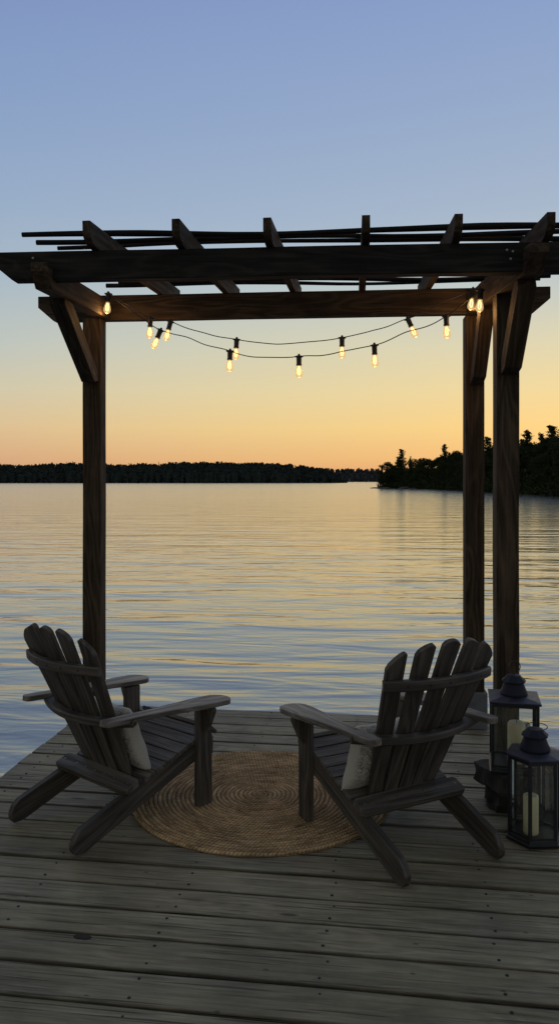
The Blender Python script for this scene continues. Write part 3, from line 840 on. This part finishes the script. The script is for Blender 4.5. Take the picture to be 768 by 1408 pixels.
protos = [('pine', tree_mesh('pine', 3, 10)), ('pine', tree_mesh('pine', 11, 10)), ('spruce', tree_mesh('spruce', 5, 10)),
          ('leafy', tree_mesh('leafy', 21, 10)), ('leafy', tree_mesh('leafy', 22, 10)), ('leafy', tree_mesh('leafy', 23, 10)), ('leafy', tree_mesh('leafy', 24, 10))]
KIND = {'pine': ('pine_tree', 'dark ragged pine in the wooded point across the water'),
        'spruce': ('spruce_tree', 'narrow dark spruce in the wooded point across the water'),
        'leafy': ('leafy_tree', 'dark bushy tree in the wooded point across the water')}
def put_tree(pi, x, y, z, s, sx=1, label=None, rz=0):
    kind, (tm, cm) = protos[pi]
    nm, lb = KIND[kind]
    root = empty(nm, (x, y, z), rz); root.scale = (s*sx, s*sx, s)
    tag(root, label or lb, 'tree', {'pine': 'pines on the wooded point', 'spruce': 'spruces on the wooded point', 'leafy': 'bushy trees on the wooded point'}[kind])
    for n_, me in (('trunk', tm), ('crown', cm)):
        o = bpy.data.objects.new(n_, me); COL.objects.link(o); o.parent = root
    return root
# shoreline of the point: (px, distance)
shore = [(519, 232), (545, 226), (575, 210), (610, 190), (640, 168), (670, 150), (710, 132), (745, 120), (790, 108), (850, 97), (920, 88)]
SH = [Vector(((px-384)/FPX*d_, d_, 0)) for px, d_ in shore]
def shore_at(t):
    t = max(0, min(.9999, t))*(len(SH)-1); i = int(t); f_ = t-i; return SH[i].lerp(SH[i+1], f_)
inward = Vector((.75, .66, 0)).normalized()
# ground of the point
mb = MB(); NI, NJ = 90, 22; vs = []; fs = []
for i in range(NI+1):
    for j in range(NJ+1):
        p_ = shore_at(i/NI)+inward*((j-1.0)*5.5)
        nz = noise.noise(Vector((p_.x*.12, p_.y*.12, 0)))
        endf = min(1, (i/NI)*8+.15)
        z = WZ-.5 if j == 0 else WZ+.02+min(1, (j)/10)*3.2*endf+nz*.35
        p_ = p_+Vector((nz*2.2, noise.noise(Vector((p_.x*.2, p_.y*.2, 5)))*1.5, 0))
        if j <= 1: z = WZ-.4+.15*nz-.3*(1-j)
        vs.append((p_.x, p_.y, z))
for i in range(NI):
    for j in range(NJ):
        a = i*(NJ+1)+j; fs.append((a, a+NJ+1, a+NJ+2, a+1))
mb.add(vs, fs, None, True)
tag(mb.build('wooded_point_ground', M['soil']), None, None, None, 'structure')
rnd = random.Random(99)
cnt = 0
for row in range(9):
    m_ = 30 if row < 2 else 24
    for i in range(m_):
        t = (i+rnd.uniform(.1, .9))/m_
        if row >= 2 and t < .02*row: continue
        p_ = shore_at(t)+inward*(1.5+row*4.6+rnd.uniform(-1.5, 1.5))
        pi = rnd.choices(range(7), [1.3, 1.3, .5, 2, 2, 2, 2])[0]
        px = 384+FPX*p_.x/p_.y
        # skyline heights along the point
        prof = [(519, .80), (530, .84), (575, .86), (600, .90), (640, .97), (720, .99), (800, .95), (1000, .9)]
        for q in range(len(prof)-1):
            if prof[q][0] <= px <= prof[q+1][0]:
                hh = prof[q][1]+(prof[q+1][1]-prof[q][1])*(px-prof[q][0])/(prof[q+1][0]-prof[q][0]); break
        else: hh = .5
        s = hh*rnd.uniform(.78, .98)*(1.0 if row else .82)
        if pi < 2: s *= 1.06
        z = WZ+.3+min(1, (row+.5)*.45)*1.3
        put_tree(pi, p_.x, p_.y, z, s, rnd.uniform(1.0, 1.4) if pi > 2 else rnd.uniform(.85, 1.1), None, rnd.uniform(0, 6.28)); cnt += 1
def mark_tree(pi, px, top, d_, sx, label):
    x = (px-384)/FPX*d_; zt = CAM_H+(HZ-top)*d_/FPX; z0 = WZ+1.2
    put_tree(pi, x, d_, z0, (zt-z0)/10, sx, label, px*.7)
mark_tree(0, 551, 617, 228, 1.0, 'tall pine rising above the low tip of the wooded point')
mark_tree(1, 611, 611, 196, .95, 'pine breaking the skyline midway along the wooded point')
mark_tree(0, 669, 600, 160, 1.0, 'pine standing in the gap between the two right posts')
mark_tree(1, 723, 592, 138, 1.15, 'broad pine just right of the nearer right post')
mark_tree(0, 757, 584, 128, 1.15, 'tallest pine on the wooded point, near its right end')
mark_tree(3, 532, 634, 229, 1.3, 'round low tree at the tip of the wooded point')
# shoreline scrub of the point
vs = []; fs = []
for k in range(20000):
    t = rnd.random(); p_ = shore_at(t)+inward*rnd.uniform(-.8, 6.5)+Vector((0, 0, WZ+abs(rnd.gauss(0, 1.6))+.1))
    leaf_quad(vs, fs, p_, .55, rnd)
mb = MB(); mb.add(vs, fs)
tag(mb.build('shore_scrub', M['leaf']), 'dark low scrub along the foot of the wooded point', 'scrub', None, 'stuff')
# rocks off the tip
def rock(c, s, seed, label):
    bm = bmesh.new(); bmesh.ops.create_icosphere(bm, subdivisions=3, radius=1); vs = []
    for v in bm.verts:
        q = v.co*(1+.35*noise.noise(v.co*1.6+Vector((seed, 0, 0)))); vs.append(Vector((q.x*s[0], q.y*s[1], q.z*s[2])))
    bm.verts.index_update(); mb = MB(); mb.add(vs, [[x.index for x in f.verts] for f in bm.faces], None, False); bm.free()
    o = mb.build('rock', M['rock']); o.location = c; tag(o, label, 'rock', 'low rocks off the wooded point')
for k, (px, d_, s, lb) in enumerate([(516, 226, (1.5, .9, .30), 'leftmost low rock off the tip of the wooded point'), (527, 222, (2.2, 1.2, .35), 'wide low rock in front of the tip trees'),
                                 (556, 214, (1.6, 1, .5), 'rounded rock at the waterline below the tall tip pine'), (567, 208, (1.1, .8, .3), 'small low rock right of the rounded waterline rock')]):
    rock(((px-384)/FPX*d_, d_, WZ+.02), s, k*3.3, lb)
# small distant jetty at the far right
jt = empty('distant_jetty', ((763-384)/FPX*108, 108, WZ)); tag(jt, 'small dark jetty below the trees at the far right', 'jetty')
mb = MB(); plank(mb, rect(-1.4, 1.6, -.9, .9), .12, frame((0, 0, .75), (1, 0, 0), (0, 1, 0)), .01); mb.build('jetty_deck', M['pole'], jt)
for x in (-1.2, 0, 1.3):
    for y in (-.7, .7):
        mb = MB(); sweep(mb, [(x, y, -1), (x, y, .8), (x, y, 1.6 if y < 0 else 1.3)], circ(.09, 8), (0, 1, 0), True); mb.build('jetty_post', M['pole'], jt)

# far shores
def far_wood(name, label, prof, dist, depth, rows, step, mat, leaf, seed, gmat):
    rnd = random.Random(seed)
    def topz(px):
        for q in range(len(prof)-1):
            if prof[q][0] <= px <= prof[q+1][0]:
                y = prof[q][1]+(prof[q+1][1]-prof[q][1])*(px-prof[q][0])/(prof[q+1][0]-prof[q][0]); return y
        return prof[-1][1]
    # hill under the wood
    mb = MB(); vs = []; fs = []; n = 120; x0 = prof[0][0]; x1 = prof[-1][0]
    for i in range(n+1):
        px = x0+(x1-x0)*i/n
        for j in range(7):
            d_ = dist+depth*j/6; zt = CAM_H+(HZ-topz(px))*dist/FPX
            z = WZ-.5 if j == 0 else WZ+(zt-WZ)*.58*min(1, j/4)*(1+.1*noise.noise(Vector((px*.02, j, seed))))
            vs.append(((px-384)/FPX*dist, d_, z))
    for i in range(n):
        for j in range(6):
            a = i*7+j; fs.append((a, a+7, a+8, a+1))
    mb.add(vs, fs, None, True)
    tag(mb.build(name+'_hill', gmat), None, None, None, 'structure')
    vs = []; fs = []
    for row in range(rows):
        px = x0
        while px < x1:
            px += step*rnd.uniform(.5, 1.5)
            f_ = row/(rows-1); d_ = dist+2+depth*.66*f_+rnd.uniform(-4, 4)
            zt = CAM_H+(HZ-topz(px))*dist/FPX
            ground = WZ+(zt-WZ)*.50*min(1, f_)*.98
            H = (zt-WZ)*.5*rnd.uniform(.86, 1.02)
            w = rnd.uniform(3.0, 5.5)*H/11
            x = (px-384)/FPX*dist
            con = rnd.random() < .05
            if not con:
                kk = len(vs)
                for ring, zz_ in ((0.0, .97), (.62, .84), (.86, .55), (.78, .2), (.4, 0.0)):
                    for q in range(6):
                        a_ = q*PI/3+row; j_ = rnd.uniform(.85, 1.1); vs.append(Vector((x+math.cos(a_)*w*ring*j_, d_+math.sin(a_)*w*ring*j_, ground+H*zz_*.97)))
                for rr_ in range(4):
                    for q in range(6): fs.append((kk+rr_*6+q, kk+rr_*6+(q+1) % 6, kk+rr_*6+6+(q+1) % 6, kk+rr_*6+6+q))
            for k in range(50):
                v = Vector((rnd.gauss(0, 1), rnd.gauss(0, 1), rnd.gauss(0, 1))).normalized()
                if con:
                    u = rnd.random(); c = Vector((x+v.x*w*.55*(1-u), d_+v.y*w*.5*(1-u), ground+H*(.1+u)))
                else:
                    c = Vector((x+v.x*w, d_+v.y*w, ground+H*.55+v.z*H*.42))
                leaf_quad(vs, fs, c, leaf*(1-.5*(con)), rnd)
    mb = MB(); mb.add(vs, fs)
    tag(mb.build(name, mat), label, 'woodland', None, 'stuff')
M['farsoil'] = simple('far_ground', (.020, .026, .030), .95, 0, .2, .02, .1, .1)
M['farsoil2'] = simple('hazy_ground', (.060, .066, .085), .95, 0, .2, .02, .1, .1)  # ground colour carries the same painted distance haze
far_wood('distant_woodland', 'dark distant woodland along the left far shore', [(-900, 634), (-300, 632), (0, 636.5), (40, 636), (85, 633.5), (130, 636), (200, 635), (232, 633), (290, 633), (345, 633), (400, 636), (430, 640), (455, 643), (468, 654), (474, 660)],
         760, 60, 4, 4.0, M['farleaf'], 2.2, 4, M['farsoil'])
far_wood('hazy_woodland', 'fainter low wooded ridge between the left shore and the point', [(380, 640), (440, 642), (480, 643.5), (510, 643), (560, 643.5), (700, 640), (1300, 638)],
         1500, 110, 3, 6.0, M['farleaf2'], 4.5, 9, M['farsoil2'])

# ------------------------------------------------------------------ sky, sun, camera
SUN_AZ = R(24)      # to the right of straight ahead
world = bpy.data.worlds.new('World'); scene.world = world; world.use_nodes = True
nt = world.node_tree
for n in list(nt.nodes): nt.nodes.remove(n)
wo = nt.nodes.new('ShaderNodeOutputWorld'); bg = nt.nodes.new('ShaderNodeBackground'); L(nt, bg.outputs[0], wo.inputs[0])
tc = nt.nodes.new('ShaderNodeTexCoord'); sp = nt.nodes.new('ShaderNodeSeparateXYZ'); L(nt, tc.outputs['Generated'], sp.inputs[0])
def srgb(r, g, b):
    f = lambda c: (c/255/12.92) if c/255 <= .04045 else ((c/255+.055)/1.055)**2.4
    return (f(r), f(g), f(b), 1)
def ramp(stops):
    r = nt.nodes.new('ShaderNodeValToRGB'); e = r.color_ramp.elements
    while len(e) > 1: e.remove(e[-1])
    e[0].position = 0; 
    for i, (deg, c) in enumerate(stops):
        pos = math.sin(R(deg))
        el = e[0] if i == 0 else e.new(pos)
        el.position = pos; el.color = srgb(*c)
    r.color_ramp.interpolation = 'LINEAR'
    L(nt, math_n(nt, 'MAXIMUM', sp.outputs[2], 0.0), r.inputs[0]); return r.outputs[0]
warm = ramp([(0, (230, 166, 114)), (1.5, (244, 194, 128)), (3.8, (252, 216, 142)), (6.4, (244, 222, 164)), (9.5, (228, 220, 184)), (13.6, (198, 208, 206)), (18.5, (172, 190, 212)), (25, (155, 177, 211)), (31.5, (142, 165, 209)), (45, (130, 148, 172)), (90, (128, 136, 144))])
cool = ramp([(0, (212, 158, 124)), (1.5, (222, 176, 136)), (3.8, (226, 198, 156)), (6.4, (214, 206, 180)), (9.5, (194, 202, 198)), (13.6, (174, 191, 204)), (18.5, (157, 179, 207)), (25, (142, 166, 206)), (31.5, (130, 153, 200)), (45, (122, 142, 166)), (90, (128, 136, 144))])
dark = ramp([(0, (172, 166, 148)), (6, (175, 168, 152)), (14, (171, 166, 153)), (30, (161, 160, 152)), (60, (144, 149, 149)), (90, (128, 136, 144))])
# azimuth closeness to the set sun
ln = math_n(nt, 'SQRT', math_n(nt, 'MAXIMUM', math_n(nt, 'SUBTRACT', 1.0, math_n(nt, 'MULTIPLY', sp.outputs[2], sp.outputs[2])), .0001))
ca = math_n(nt, 'DIVIDE', math_n(nt, 'ADD', math_n(nt, 'MULTIPLY', sp.outputs[0], math.sin(SUN_AZ)), math_n(nt, 'MULTIPLY', sp.outputs[1], math.cos(SUN_AZ))), ln)
fw = maprange(nt, ca, math.cos(R(46)), math.cos(R(3)), 0, 1)
fd = maprange(nt, ca, math.cos(R(150)), math.cos(R(50)), 1, 0)
c = mixc(nt, fw, cool, warm); c = mixc(nt, fd, c, dark)
sky = nt.nodes.new('ShaderNodeTexSky'); sky.sky_type = 'NISHITA'; sky.sun_disc = False
sky.sun_elevation = R(.8); sky.sun_rotation = SUN_AZ; sky.altitude = 200
skyd = mixc(nt, 1.0, sky.outputs[0], (.10, .10, .10), 'MULTIPLY')
c = mixc(nt, .10, c, skyd)
L(nt, c, bg.inputs[0]); bg.inputs[1].default_value = 1.0
sun = bpy.data.lights.new('sun', 'SUN'); sun.energy = .12; sun.angle = R(8); sun.color = (1, .62, .34)
so = bpy.data.objects.new('sun', sun); COL.objects.link(so)
sd = Vector((math.sin(SUN_AZ)*math.cos(R(2)), math.cos(SUN_AZ)*math.cos(R(2)), math.sin(R(2))))
so.rotation_euler = sd.to_track_quat('Z', 'Y').to_euler(); so.location = (0, 0, 20)

cam = bpy.data.cameras.new('camera'); co = bpy.data.objects.new('camera', cam); COL.objects.link(co)
co.location = (0, 0, CAM_H); co.rotation_euler = (R(90), 0, 0)
cam.sensor_fit = 'VERTICAL'; cam.sensor_height = 36; cam.sensor_width = 36; cam.lens = FPX/1408*36
cam.shift_y = -(704-HZ)/1408; cam.clip_start = .05; cam.clip_end = 20000
scene.camera = co
scene.view_settings.view_transform = 'Standard'; scene.view_settings.look = 'None'; scene.view_settings.exposure = 0
print('trees', cnt)
